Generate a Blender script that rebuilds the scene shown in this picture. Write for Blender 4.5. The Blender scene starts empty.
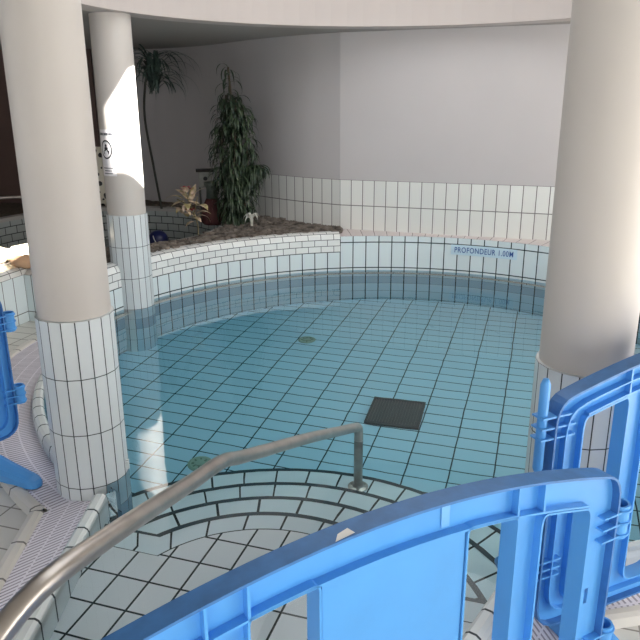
import bpy, bmesh, math, random
from mathutils import Vector, Matrix, noise
from mathutils.geometry import tessellate_polygon
S = bpy.context.scene
COL = S.collection
PI = math.pi
rad = math.radians
random.seed(7)

# ------------------------------------------------------------------ camera, world, sun, window light, added drum fill
H = 1.67
cam_data = bpy.data.cameras.new('camera')
cam_data.sensor_fit = 'HORIZONTAL'
cam_data.sensor_width = 36.0
cam_data.lens = 36.0 * 700 / 640
cam_data.clip_start = 0.05
cam = bpy.data.objects.new('camera', cam_data)
COL.objects.link(cam)
cam.matrix_world = Matrix.Translation((0, 0, H)) @ Matrix.Rotation(rad(90 - 17.44), 4, 'X') @ Matrix.Rotation(rad(-0.3), 4, 'Z')
S.camera = cam

S.view_settings.view_transform = 'Standard'
S.view_settings.look = 'None'
S.view_settings.gamma = 1.0
S.view_settings.use_curve_mapping = False
S.view_settings.exposure = -0.1
S.cycles.use_denoising = True
S.cycles.max_bounces = 12
S.cycles.diffuse_bounces = 6
S.cycles.transmission_bounces = 8
S.cycles.sample_clamp_indirect = 8.0
S.cycles.caustics_refractive = True
S.cycles.caustics_reflective = False

world = bpy.data.worlds.new('daylight')
S.world = world
world.use_nodes = True
bg = world.node_tree.nodes['Background']
bg.inputs[0].default_value = (0.82, 0.9, 1.0, 1)
bg.inputs[1].default_value = 1.3

SUN_H = Vector((0.8, -0.6))
SUN_E = rad(35)
sd = bpy.data.lights.new('sun', 'SUN')
sd.energy = 55.0
sd.angle = rad(0.8)
sd.color = (1.0, 0.96, 0.9)
sun = bpy.data.objects.new('sun', sd)
COL.objects.link(sun)
sv = Vector((SUN_H.x * math.cos(SUN_E), SUN_H.y * math.cos(SUN_E), math.sin(SUN_E)))
sun.rotation_euler = sv.to_track_quat('Z', 'Y').to_euler()

def area(name, loc, direction, sx, sy, power, color):
    d = bpy.data.lights.new(name, 'AREA')
    d.shape = 'RECTANGLE'; d.size = sx; d.size_y = sy
    d.energy = power; d.color = color
    o = bpy.data.objects.new(name, d)
    COL.objects.link(o)
    o.location = loc
    o.rotation_euler = (-Vector(direction)).to_track_quat('Z', 'Y').to_euler()
    return o
area('daylight_right', (4.78, 1.2, 1.25), (-1, 0, -0.05), 4.6, 1.9, 190, (1.0, 0.95, 0.88))
area('daylight_behind', (0.5, -2.78, 1.3), (0, 1, -0.05), 6.0, 1.9, 70, (0.97, 0.98, 1.0))
area('daylight_left', (-4.88, 1.6, 1.35), (1, 0, -0.05), 3.0, 1.7, 22, (0.93, 0.96, 1.0))
drum = area('added_fill_drum', (0.52, 4.36, 2.93), (0, 0, -1), 3.4, 3.4, 60, (0.97, 0.98, 1.0))  # added lamp below the roof, brightens the pool floor
drum.data.shape = 'DISK'

# ------------------------------------------------------------------ helpers
def lin(c):
    out = []
    for v in c:
        v /= 255.0
        out.append(v / 12.92 if v <= 0.04045 else ((v + 0.055) / 1.055) ** 2.4)
    return (out[0], out[1], out[2], 1.0)

def new_mat(name):
    m = bpy.data.materials.new(name)
    m.use_nodes = True
    return m, m.node_tree.nodes, m.node_tree.links, m.node_tree.nodes['Principled BSDF']

def mat(name, rgb, rough=0.5, metal=0.0, var=0.0, scale=8.0, bump=0.0, spec=None):
    m, N, L, P = new_mat(name)
    P.inputs['Base Color'].default_value = lin(rgb)
    P.inputs['Roughness'].default_value = rough
    P.inputs['Metallic'].default_value = metal
    if spec is not None:
        P.inputs['Specular IOR Level'].default_value = spec
    if var or bump:
        tc = N.new('ShaderNodeTexCoord'); nz = N.new('ShaderNodeTexNoise')
        nz.inputs['Scale'].default_value = scale; nz.inputs['Detail'].default_value = 5
        L.new(tc.outputs['Object'], nz.inputs['Vector'])
        if var:
            r = N.new('ShaderNodeMapRange')
            r.inputs['From Min'].default_value = 0.3; r.inputs['From Max'].default_value = 0.7
            r.inputs['To Min'].default_value = 1 - var; r.inputs['To Max'].default_value = 1 + var
            L.new(nz.outputs['Fac'], r.inputs['Value'])
            mx = N.new('ShaderNodeVectorMath'); mx.operation = 'SCALE'
            mx.inputs[0].default_value = lin(rgb)[:3]
            L.new(r.outputs[0], mx.inputs['Scale'])
            L.new(mx.outputs[0], P.inputs['Base Color'])
        if bump:
            b = N.new('ShaderNodeBump'); b.inputs['Strength'].default_value = bump
            b.inputs['Distance'].default_value = 0.01
            L.new(nz.outputs['Fac'], b.inputs['Height']); L.new(b.outputs[0], P.inputs['Normal'])
    return m

def tile_mat(name, rgb, grout, w, h, g=0.004, offset=0.0, rough=0.22, var=0.05, org=(0, 0), bump=0.5):
    m, N, L, P = new_mat(name)
    uv = N.new('ShaderNodeUVMap'); uv.uv_map = 'UVMap'
    mp = N.new('ShaderNodeMapping'); mp.inputs['Location'].default_value = (org[0], org[1], 0)
    L.new(uv.outputs[0], mp.inputs['Vector'])
    b = N.new('ShaderNodeTexBrick')
    b.offset = offset; b.offset_frequency = 2; b.squash = 1.0; b.squash_frequency = 2
    a = lin(rgb)
    b.inputs['Color1'].default_value = tuple(min(1, v * (1 + var)) for v in a[:3]) + (1,)
    b.inputs['Color2'].default_value = tuple(v * (1 - var) for v in a[:3]) + (1,)
    b.inputs['Mortar'].default_value = lin(grout)
    b.inputs['Scale'].default_value = 1.0
    b.inputs['Mortar Size'].default_value = g
    b.inputs['Mortar Smooth'].default_value = 0.1
    b.inputs['Bias'].default_value = 0.0
    b.inputs['Brick Width'].default_value = w
    b.inputs['Row Height'].default_value = h
    L.new(mp.outputs[0], b.inputs['Vector'])
    L.new(b.outputs['Color'], P.inputs['Base Color'])
    P.inputs['Specular IOR Level'].default_value = 0.4
    r = N.new('ShaderNodeMapRange')
    r.inputs['To Min'].default_value = rough; r.inputs['To Max'].default_value = 0.8
    L.new(b.outputs['Fac'], r.inputs['Value']); L.new(r.outputs[0], P.inputs['Roughness'])
    bp = N.new('ShaderNodeBump'); bp.invert = True
    bp.inputs['Strength'].default_value = bump; bp.inputs['Distance'].default_value = 0.003
    L.new(b.outputs['Fac'], bp.inputs['Height']); L.new(bp.outputs[0], P.inputs['Normal'])
    return m

class MB:
    """collects vertices, faces and uvs of one mesh"""
    def __init__(self):
        self.v = []; self.f = []; self.uv = []
    def face(self, pts, uvs=None):
        n = len(self.v)
        self.v += [tuple(p) for p in pts]
        self.f.append(tuple(range(n, n + len(pts))))
        self.uv.append(uvs if uvs else [(p[0], p[1]) for p in pts])
    def box(self, x0, x1, y0, y1, z0, z1, M=None):
        c = [Vector((x, y, z)) for z in (z0, z1) for y in (y0, y1) for x in (x0, x1)]
        if M: c = [M @ p for p in c]
        for q in ((0, 2, 3, 1), (4, 5, 7, 6), (0, 1, 5, 4), (2, 6, 7, 3), (0, 4, 6, 2), (1, 3, 7, 5)):
            P = [c[i] for i in q]
            a, b_ = (P[1] - P[0]).length, (P[3] - P[0]).length
            self.face(P, [(0, 0), (a, 0), (a, b_), (0, b_)])
    def tube(self, pts, r, seg=12, cap=True, M=None):
        pts = [Vector(p) for p in pts]
        rs = r if isinstance(r, (list, tuple)) else [r] * len(pts)
        rings = []; up = None
        for i, p in enumerate(pts):
            t = (pts[min(i + 1, len(pts) - 1)] - pts[max(i - 1, 0)]).normalized()
            if up is None:
                up = Vector((0, 0, 1)) if abs(t.z) < .9 else Vector((1, 0, 0))
            a = t.cross(up).normalized(); b_ = a.cross(t).normalized(); up = b_
            ring = [p + (a * math.cos(k * 2 * PI / seg) + b_ * math.sin(k * 2 * PI / seg)) * rs[i] for k in range(seg)]
            if M: ring = [M @ q for q in ring]
            rings.append(ring)
        self.skin(rings, cap)
    def skin(self, rings, cap=True):
        n0 = len(self.v); seg = len(rings[0])
        for rg in rings: self.v += [tuple(q) for q in rg]
        for i in range(len(rings) - 1):
            for k in range(seg):
                a = n0 + i * seg + k; b_ = n0 + i * seg + (k + 1) % seg
                self.f.append((a, b_, b_ + seg, a + seg)); self.uv.append([(0, 0), (1, 0), (1, 1), (0, 1)])
        if cap:
            self.f.append(tuple(n0 + k for k in range(seg))[::-1]); self.uv.append([(0, 0)] * seg)
            self.f.append(tuple(n0 + (len(rings) - 1) * seg + k for k in range(seg))); self.uv.append([(0, 0)] * seg)
    def lathe(self, prof, cx=0, cy=0, seg=24, cap=True):
        rings = [[(cx + r * math.cos(k * 2 * PI / seg), cy + r * math.sin(k * 2 * PI / seg), z) for k in range(seg)] for r, z in prof]
        self.skin(rings, cap)
    def blob(self, c, rx, ry, rz, seg=10, rings=6, seed=0, rough=0.0):
        R = []
        for i in range(1, rings):
            th = PI * i / rings; ring = []
            for k in range(seg):
                ph = 2 * PI * k / seg
                d = Vector((math.sin(th) * math.cos(ph), math.sin(th) * math.sin(ph), -math.cos(th)))
                s = 1 + rough * noise.noise(d * 1.6 + Vector((seed * 3.1, seed * 1.7, seed)))
                ring.append((c[0] + d.x * rx * s, c[1] + d.y * ry * s, c[2] + d.z * rz * s))
            R.append(ring)
        self.skin(R, True)
    def strip(self, pts, z0, z1, u0=0.0):
        """vertical strip over plan points, u = running length, v = z"""
        u = u0
        for a, b_ in zip(pts[:-1], pts[1:]):
            l = math.hypot(b_[0] - a[0], b_[1] - a[1])
            self.face([(a[0], a[1], z0), (b_[0], b_[1], z0), (b_[0], b_[1], z1), (a[0], a[1], z1)],
                      [(u, z0), (u + l, z0), (u + l, z1), (u, z1)])
            u += l
        return u
    def band(self, A, B, zA, zB, u0=0.0):
        """surface between two equally long polylines, u = running length, v = distance across"""
        u = u0
        for i in range(len(A) - 1):
            l = (math.hypot(A[i + 1][0] - A[i][0], A[i + 1][1] - A[i][1]) + math.hypot(B[i + 1][0] - B[i][0], B[i + 1][1] - B[i][1])) / 2
            w = math.hypot(A[i][0] - B[i][0], A[i][1] - B[i][1])
            w2 = math.hypot(A[i + 1][0] - B[i + 1][0], A[i + 1][1] - B[i + 1][1])
            self.face([(*A[i], zA), (*A[i + 1], zA), (*B[i + 1], zB), (*B[i], zB)],
                      [(u, 0), (u + l, 0), (u + l, w2), (u, w)])
            u += l
    def poly(self, loops, z, uvf=None):
        vs = [Vector((p[0], p[1], 0)) for lp in loops for p in lp]
        tr = tessellate_polygon([[Vector((p[0], p[1], 0)) for p in lp] for lp in loops])
        for t in tr:
            P = [vs[i] for i in t]
            if (P[1] - P[0]).cross(P[2] - P[0]).z < 0: P = P[::-1]
            self.face([(p.x, p.y, z) for p in P], [uvf(p.x, p.y) if uvf else (p.x, p.y) for p in P])
    def build(self, name, material, parent=None, smooth=False, weld=False, kind=None):
        me = bpy.data.meshes.new(name)
        me.from_pydata(self.v, [], self.f)
        uvl = me.uv_layers.new(name='UVMap')
        i = 0
        for f in self.uv:
            for c in f:
                uvl.data[i].uv = c; i += 1
        if weld:
            bm = bmesh.new(); bm.from_mesh(me)
            bmesh.ops.remove_doubles(bm, verts=bm.verts, dist=1e-5)
            bmesh.ops.recalc_face_normals(bm, faces=bm.faces)
            bm.to_mesh(me); bm.free()
        if smooth:
            for p in me.polygons: p.use_smooth = True
        me.materials.append(material)
        o = bpy.data.objects.new(name, me)
        COL.objects.link(o)
        if parent: o.parent = parent
        if kind: o['kind'] = kind
        return o

def sharp(o, ang=35):
    me = o.data
    bm = bmesh.new(); bm.from_mesh(me)
    for e in bm.edges:
        e.smooth = not (len(e.link_faces) == 2 and e.calc_face_angle(0) > rad(ang))
    bm.to_mesh(me); bm.free()

def tag(o, label, cat, group=None, kind=None):
    o['label'] = label; o['category'] = cat
    if group: o['group'] = group
    if kind: o['kind'] = kind
    return o

def empty(name, loc, rz, label, cat, group=None):
    o = bpy.data.objects.new(name, None)
    o.empty_display_size = 0.1
    COL.objects.link(o)
    o.location = loc; o.rotation_euler = (0, 0, rz)
    return tag(o, label, cat, group)

def copy_tree(o, parent=None):
    c = o.copy(); COL.objects.link(c); c.parent = parent
    for ch in list(o.children): copy_tree(ch, c)
    return c

def bezier_pts(pts, n=10):
    """Catmull-Rom through points"""
    P = [Vector(p) for p in pts]
    P = [P[0] * 2 - P[1]] + P + [P[-1] * 2 - P[-2]]
    out = []
    for i in range(1, len(P) - 2):
        for k in range(n):
            t = k / n
            out.append(0.5 * ((2 * P[i]) + (P[i + 1] - P[i - 1]) * t + (2 * P[i - 1] - 5 * P[i] + 4 * P[i + 1] - P[i + 2]) * t * t
                              + (3 * P[i] - P[i - 1] - 3 * P[i + 1] + P[i + 2]) * t ** 3))
    out.append(P[-2])
    return out

# ------------------------------------------------------------------ plan of the place
C = Vector((0.52, 4.36))              # centre of the round pool
R_IN, R_WALL = 2.20, 2.31
ZW = 0.082                            # water level
ZF = -0.92                            # pool floor
M0 = Vector((-0.07, 2.5)); YAW = rad(17.6)
E1 = Vector((math.cos(YAW), -math.sin(YAW))); E2 = Vector((math.sin(YAW), math.cos(YAW)))
def loc(u, v):
    p = M0 + E1 * u + E2 * v
    return (p.x, p.y)
def arc(r, a0, a1, n=None, c=C):
    n = n or max(2, int(abs(a1 - a0) / 2.5))
    return [(c[0] + r * math.cos(rad(a0 + (a1 - a0) * k / n)), c[1] + r * math.sin(rad(a0 + (a1 - a0) * k / n))) for k in range(n + 1)]
COL_L, COL_M, COL_R = (-1.026, 2.806), (-1.513, 5.503), (0.887, 2.198)
A_TURN = 161.0                        # where the raised wall turns to the left
A_L, A_R = 231.0, 275.6               # where the entry cuts the circle
NV = -1.0
EL = [loc(-0.82, -0.16), loc(-0.55, NV)]
ER = [loc(0.55, NV), loc(0.82, -0.16)]
A_RAISED0 = -12.0

# ------------------------------------------------------------------ materials
GROUT_D = (38, 52, 56)
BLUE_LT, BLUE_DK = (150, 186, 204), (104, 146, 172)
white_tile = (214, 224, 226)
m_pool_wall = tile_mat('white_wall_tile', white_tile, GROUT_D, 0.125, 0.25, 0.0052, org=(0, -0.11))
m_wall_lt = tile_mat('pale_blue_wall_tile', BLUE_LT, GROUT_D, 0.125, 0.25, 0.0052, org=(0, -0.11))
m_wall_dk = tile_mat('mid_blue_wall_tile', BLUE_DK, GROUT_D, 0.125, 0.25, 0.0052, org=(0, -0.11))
m_pool_wall_left = tile_mat('white_tall_tile', white_tile, GROUT_D, 0.125, 0.16, 0.0048, org=(0, -0.11))
m_brick = tile_mat('white_brick_tile', (226, 228, 226), (70, 76, 78), 0.125, 0.06, 0.003, offset=0.5, org=(0, -0.27))
m_lip = tile_mat('pink_white_lip_tile', (214, 204, 202), (95, 88, 88), 0.125, 0.4, 0.003)
m_floor_pool = tile_mat('pool_floor_tile', (190, 218, 236), (22, 50, 66), 0.25, 0.125, 0.0045, org=(0.06, 0.03), var=0.03)
m_platform = tile_mat('platform_tile', (226, 232, 238), (24, 40, 46), 0.13, 0.155, 0.0045, org=(0.05, 0.02), var=0.03)
m_tread = tile_mat('step_tile', (218, 232, 240), (24, 40, 46), 0.16, 0.5, 0.005, org=(0.04, 0.1), var=0.03)
m_nosing = mat('dark_nosing', (20, 50, 62), 0.4)
m_col_tile = tile_mat('column_tile', (214, 222, 218), (62, 66, 66), 10.0, 0.25, 0.004, org=(5, 0), var=0.0)
m_coping = tile_mat('coping_tile', (205, 211, 210), (52, 60, 64), 0.125, 3.0, 0.005, org=(0, 1), rough=0.25)
m_deck = tile_mat('deck_tile', (206, 204, 196), (140, 136, 128), 0.25, 0.125, 0.004, rough=0.4)
m_rim = tile_mat('deck_rim_tile', (212, 208, 200), (120, 118, 114), 0.22, 3.0, 0.005, org=(0, 1), rough=0.35)
m_wall_tile = tile_mat('rear_wall_tile', (216, 217, 213), (112, 108, 108), 0.117, 0.25, 0.0042, org=(0, -0.42))
m_plaster = mat('wall_plaster', (184, 180, 180), 0.85, var=0.02, scale=2)
m_ceiling = mat('ceiling_plaster', (150, 146, 142), 0.9)
m_fascia = mat('fascia_plaster', (182, 174, 170), 0.8, var=0.015, scale=2)
m_column = mat('column_plaster', (190, 184, 178), 0.55, var=0.015, scale=3)
m_brown = mat('brown_panel', (86, 66, 60), 0.6, var=0.08, scale=3)
m_blue = mat('blue_plastic', (82, 154, 220), 0.38, var=0.05, scale=6, bump=0.02)
m_shaded_worn = mat('shaded_worn_blue_plastic', (58, 112, 172), 0.5, var=0.16, scale=22, bump=0.1)  # scuffed mottling, with the shade of the top edge painted in as darker blue
m_steel = mat('brushed_steel', (172, 166, 160), 0.3, 0.85, var=0.12, scale=14)
m_white = mat('white_plastic', (226, 228, 226), 0.4)
m_black = mat('black_print', (28, 30, 34), 0.6)

def grate_mat():
    m, N, L, P = new_mat('white_grate')
    uv = N.new('ShaderNodeUVMap'); uv.uv_map = 'UVMap'
    sp = N.new('ShaderNodeSeparateXYZ'); L.new(uv.outputs[0], sp.inputs[0])
    def stripe(src, pitch, duty):
        d = N.new('ShaderNodeMath'); d.operation = 'DIVIDE'; d.inputs[1].default_value = pitch; L.new(src, d.inputs[0])
        f = N.new('ShaderNodeMath'); f.operation = 'FRACT'; L.new(d.outputs[0], f.inputs[0])
        g = N.new('ShaderNodeMath'); g.operation = 'LESS_THAN'; g.inputs[1].default_value = duty; L.new(f.outputs[0], g.inputs[0])
        return g.outputs[0]
    s = stripe(sp.outputs[0], 0.022, 0.64)
    t = stripe(sp.outputs[1], 0.085, 0.1)
    mx = N.new('ShaderNodeMath'); mx.operation = 'MAXIMUM'; L.new(s, mx.inputs[0]); L.new(t, mx.inputs[1])
    c = N.new('ShaderNodeMix'); c.data_type = 'RGBA'
    c.inputs['A'].default_value = lin((158, 152, 162)); c.inputs['B'].default_value = lin((232, 228, 236))
    L.new(mx.outputs[0], c.inputs['Factor']); L.new(c.outputs['Result'], P.inputs['Base Color'])
    b = N.new('ShaderNodeBump'); b.inputs['Strength'].default_value = 0.6; b.inputs['Distance'].default_value = 0.004
    L.new(mx.outputs[0], b.inputs['Height']); L.new(b.outputs[0], P.inputs['Normal'])
    P.inputs['Roughness'].default_value = 0.5
    return m
m_grate = grate_mat()

def water_mat():
    m, N, L, P = new_mat('pool_water')
    N.remove(P)
    out = N['Material Output']
    g = N.new('ShaderNodeBsdfGlass'); g.inputs['IOR'].default_value = 1.33; g.inputs['Roughness'].default_value = 0.0
    g.inputs['Color'].default_value = (1, 1, 1, 1)
    tc = N.new('ShaderNodeTexCoord'); nz = N.new('ShaderNodeTexNoise')
    nz.inputs['Scale'].default_value = 3.0; nz.inputs['Detail'].default_value = 2
    L.new(tc.outputs['Object'], nz.inputs['Vector'])
    b = N.new('ShaderNodeBump'); b.inputs['Strength'].default_value = 0.06; b.inputs['Distance'].default_value = 0.03
    L.new(nz.outputs['Fac'], b.inputs['Height']); L.new(b.outputs[0], g.inputs['Normal'])
    v = N.new('ShaderNodeVolumeAbsorption'); v.inputs['Color'].default_value = (0.5, 0.93, 0.97, 1); v.inputs['Density'].default_value = 0.5
    L.new(g.outputs[0], out.inputs['Surface']); L.new(v.outputs[0], out.inputs['Volume'])
    return m
m_water = water_mat()

def st(mb, name, m, **k):
    return mb.build(name, m, kind='structure', **k)

# ------------------------------------------------------------------ floor, pool shell
uv_rot = lambda x, y: ((Vector((x, y)) - M0).dot(E1), (Vector((x, y)) - M0).dot(E2))
hole = arc(2.25, A_L, A_R - 360, 120) + [ER[1], ER[0], EL[1], EL[0]]
mb = MB()
mb.poly([[(-4.9, -2.9), (4.8, -2.9), (4.8, 11.2), (-4.9, 11.2)], hole], 0.0, uv_rot)
st(mb, 'floor', m_deck)

mb = MB()
mb.poly([arc(2.36, 0, 357.5, 143) ], ZF, uv_rot)
st(mb, 'floor_pool', m_floor_pool)
# inner walls of the pool, in rows of white, pale blue and mid blue tile
def inner(a0, a1, r, z0, z1):
    m_ = MB(); m_.strip(arc(r, a0, a1), z0, z1); return m_
A_SEAM = 98.0
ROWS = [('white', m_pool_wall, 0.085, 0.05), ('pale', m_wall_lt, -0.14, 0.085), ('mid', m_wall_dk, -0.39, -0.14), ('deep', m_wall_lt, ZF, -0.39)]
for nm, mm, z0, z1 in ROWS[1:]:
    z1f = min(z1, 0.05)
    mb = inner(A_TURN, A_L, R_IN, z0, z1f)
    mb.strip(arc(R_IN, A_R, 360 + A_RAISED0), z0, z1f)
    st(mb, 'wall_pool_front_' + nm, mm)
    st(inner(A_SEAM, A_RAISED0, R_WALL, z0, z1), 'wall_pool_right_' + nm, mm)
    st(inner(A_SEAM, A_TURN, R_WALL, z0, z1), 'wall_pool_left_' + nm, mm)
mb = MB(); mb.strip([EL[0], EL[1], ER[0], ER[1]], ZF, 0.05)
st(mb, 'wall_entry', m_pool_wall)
st(inner(A_SEAM, A_RAISED0, R_WALL, 0.085, 0.42), 'wall_pool_right', m_pool_wall)
st(inner(A_SEAM, A_TURN, R_WALL, 0.085, 0.11), 'wall_pool_left', m_pool_wall)
mb = inner(A_SEAM, A_TURN, R_WALL, 0.11, 0.27)
st(mb, 'trim_tall_row', m_pool_wall_left)
# brick rows, the top one rolls over onto the ledge
prof = [(0.0, 0.27), (0.0, 0.39), (0.012, 0.424), (0.03, 0.444), (0.06, 0.452), (0.11, 0.455)]
def sweep(path_of, prof, mat_, name, u_scale=1):
    m_ = MB(); v = prof[0][1]
    for (d0, z0), (d1, z1) in zip(prof[:-1], prof[1:]):
        A, B = path_of(d0), path_of(d1)
        l = math.hypot(d1 - d0, z1 - z0); u = 0
        for i in range(len(A) - 1):
            s = math.hypot(A[i + 1][0] - A[i][0], A[i + 1][1] - A[i][1]) if i >= 0 else 0
            if d0 > prof[0][0]:
                A0 = path_of(prof[0][0]); s = math.hypot(A0[i + 1][0] - A0[i][0], A0[i + 1][1] - A0[i][1])
            m_.face([(*A[i], z0), (*A[i + 1], z0), (*B[i + 1], z1), (*B[i], z1)], [(u, v), (u + s, v), (u + s, v + l), (u, v + l)])
            u += s
        v += l
    return m_
mb = sweep(lambda d: arc(R_WALL + d, A_SEAM, A_TURN), prof, m_brick, '')
st(mb, 'trim_brick_rows', m_brick, smooth=False)
# white tiled front wall of the planter left of the pool, radius 3
R_PL = 3.0
TL = [(C.x + R_WALL * math.cos(rad(A_TURN)), C.y + R_WALL * math.sin(rad(A_TURN))), (C.x + R_PL * math.cos(rad(A_TURN)), C.y + R_PL * math.sin(rad(A_TURN)))]
mb = MB()
pl_path = [TL[0], TL[1]]
mb.strip(pl_path, 0.0, 0.38)
mb.strip(arc(R_PL, A_TURN, 205), 0.0, 0.38)
st(mb, 'wall_planter', tile_mat('planter_tile', white_tile, (96, 96, 96), 0.125, 0.30, 0.0035, org=(0, -0.08)))
mb = sweep(lambda d: arc(R_PL + d, A_TURN - 2, 205), [(0.0, 0.38), (0.01, 0.42), (0.03, 0.44), (0.13, 0.45)], None, '')
mb.band([TL[0], TL[1]], [loc_ for loc_ in [(C.x + R_WALL * math.cos(rad(A_TURN - 3)), C.y + R_WALL * math.sin(rad(A_TURN - 3))), (C.x + R_PL * math.cos(rad(A_TURN - 2.4)), C.y + R_PL * math.sin(rad(A_TURN - 2.4)))]], 0.38, 0.445)
st(mb, 'trim_planter_coping', tile_mat('planter_coping_tile', (226, 226, 222), (120, 118, 116), 0.125, 0.09, 0.0035, org=(0, -0.33)))

# ledge behind the right raised wall
CORNER = Vector((0.205, 7.02)); WD = Vector((1.845, -0.65)).normalized()
wall_r = [tuple(CORNER + WD * t) for t in (0, 0.5, 1, 1.5, 2.0, 2.5, 3.2, 4.0, 5.0)]
mb = MB()
ga = arc(R_WALL - 0.002, A_SEAM, A_RAISED0, 60); out_ = []
gb = []
for p in ga:
    d = (Vector(p) - C).normalized()
    # distance along d to the wall line
    n = Vector((-WD.y, WD.x)); den = d.dot(n)
    t = (CORNER - C).dot(n) / den if den > 0.05 else 9
    t = max(R_WALL + 0.12, min(t, 3.6)); gb.append((C.x + d.x * t, C.y + d.y * t))
mb.band(ga, gb, 0.42, 0.43)
st(mb, 'trim_ledge', m_lip)

# ------------------------------------------------------------------ coping and gutter grates
cp = [(0.0, 0.03), (0.0, 0.07), (0.006, 0.088), (0.018, 0.097), (0.042, 0.097), (0.056, 0.088), (0.064, 0.066), (0.064, 0.0)]
def off_line(a, b, d, left=True):
    a, b = Vector(a), Vector(b); t = (b - a).normalized(); n = Vector((-t.y, t.x)) if left else Vector((t.y, -t.x))
    k = 8
    return [tuple(a + (b - a) * (i / k) + n * d) for i in range(k + 1)]
mb = sweep(lambda d: arc(R_IN + d, A_TURN, A_L - 4), cp, None, '')
mb2 = sweep(lambda d: off_line(EL[0], EL[1], d, False), cp, None, '')
mb3 = sweep(lambda d: off_line(ER[0], ER[1], d, False), cp, None, '')
mb4 = sweep(lambda d: arc(R_IN + d, A_R + 3, 360 + A_RAISED0), cp, None, '')
mb5 = sweep(lambda d: off_line(EL[1], ER[0], d, False), cp, None, '')
for i, m_ in enumerate((mb, mb2, mb3, mb4, mb5)):
    st(m_, ('trim_%d' % (i + 1)), m_coping, smooth=True, weld=False)

def vring(a0, a1, d=0.0):
    """outer edge of the gutter: a little tighter towards the entry"""
    n = 40; out = []
    for k in range(n + 1):
        a_ = a0 + (a1 - a0) * k / n
        near = max(0.0, 1 - abs(((a_ - 252.5) + 180) % 360 - 180) / 75.0)
        r_ = 2.60 - 0.16 * min(1.0, near * 1.9) + d
        out.append((C.x + r_ * math.cos(rad(a_)), C.y + r_ * math.sin(rad(a_))))
    return out
def ring_grate(a0, a1):
    g = MB(); g.band(arc(R_IN + 0.055, a0, a1, 40), vring(a0, a1), 0.022, 0.022); return g
def ring_rim(a0, a1):
    return sweep(lambda d: vring(a0, a1, d), [(0, 0.0), (0, 0.022), (0.01, 0.032), (0.035, 0.034), (0.055, 0.03), (0.065, 0.0)], None, '')
GL = [(-1.06, -0.27), (-0.70, -1.2)]
def gl(sgn, d):                       # outer line of the straight gutter, d outwards
    (u0, v0), (u1, v1) = GL
    k = 8
    return [loc(sgn * (u0 + (u1 - u0) * i / k - d), v0 + (v1 - v0) * i / k - d * 0.35) for i in range(k + 1)]
def cl_(sgn): return [loc(sgn * (-0.915 + 0.315 * i / 8), -0.02 - 1.0 * i / 8) for i in range(9)]
for sgn, a0, a1, n1, n2, n3 in ((1, A_TURN, 226.5, 'floor_grate_left', 'trim_6', 'trim_8'), (-1, 278.5, 348, 'floor_grate_right', 'trim_7', 'trim_9')):
    mb = ring_grate(a0 - (0 if sgn > 0 else 3), a1 + (3 if sgn > 0 else 0))
    A, B = cl_(sgn), gl(sgn, 0)
    mb.band(A, B, 0.024, 0.024)
    st(mb, n1, m_grate)
    st(ring_rim(a0, a1), n2, m_rim, smooth=True)
    st(sweep(lambda d: gl(sgn, d), [(0, 0.0), (0, 0.022), (0.01, 0.034), (0.035, 0.036), (0.055, 0.03), (0.06, 0.0)], None, ''), n3, m_rim, smooth=True)

# ------------------------------------------------------------------ curved entry steps
def larc(c, r, a, n=48):
    """arc in entry coordinates, a = half angle from the pool direction"""
    return [loc(r * math.sin(t), c + r * math.cos(t)) for t in [(-a + 2 * a * k / n) for k in range(n + 1)]]
lv = [(-0.57, 0.66, -0.10), (-0.53, 0.86, -0.24), (-0.49, 1.06, -0.38), (-0.45, 1.27, -0.52)]
# platform: entry trapezoid plus the bulge
ab = math.acos((-0.22 + 0.57) / 0.66)
plat = [loc(-0.9, -0.22), loc(-0.62, -1.06), loc(0.62, -1.06), loc(0.9, -0.22)] + larc(-0.57, 0.66, ab)[::-1]
inn = [loc(-0.9, -0.34), loc(-0.62, -1.06), loc(0.62, -1.06), loc(0.9, -0.34)] + larc(-0.57, 0.54, math.acos((-0.34 + 0.57) / 0.54))[::-1]
mb = MB(); mb.poly([inn], -0.10, uv_rot); st(mb, 'floor_entry', m_platform)
mb = MB()
Lo = [loc(-0.9, -0.22)] + larc(-0.57, 0.66, ab) + [loc(0.9, -0.22)]
Li = [loc(-0.9, -0.34)] + larc(-0.57, 0.54, math.acos((-0.34 + 0.57) / 0.54)) + [loc(0.9, -0.34)]
mb.band(Lo, Li, -0.10, -0.10); st(mb, 'floor_entry_border', m_tread)
Lj = [loc(-0.9, -0.346)] + larc(-0.57, 0.534, math.acos((-0.34 + 0.57) / 0.54)) + [loc(0.9, -0.346)]
mb = MB(); mb.band(Li, Lj, -0.0985, -0.0985); st(mb, 'trim_entry_seam', m_nosing)
for i, (c, r, z) in enumerate(lv):
    a = rad(112) if i else None
    O = larc(c, r, a) if i else Lo
    mb = MB()
    nz_ = lv[i + 1][2] if i < 3 else ZF
    mb.strip(O, nz_, z)
    st(mb, 'trim_riser_%d' % (i + 1), m_tread)
    # dark edge strip
    I = larc(c, r - 0.026, a) if i else [loc(-0.9, -0.243)] + larc(-0.57, 0.634, ab) + [loc(0.9, -0.243)]
    mb = MB(); mb.band(O, I, z + 0.002, z + 0.002); mb.strip(O, z - 0.012, z + 0.002)
    st(mb, 'trim_nosing_%d' % (i + 1), m_nosing)
    if i:
        pc, pr, _ = lv[i - 1]
        I = larc(pc, pr - 0.02, a) if i > 1 else larc(-0.57, 0.5, a)
        mb = MB(); mb.band(O, I, z, z); st(mb, 'floor_step_%d' % i, m_tread)

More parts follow.
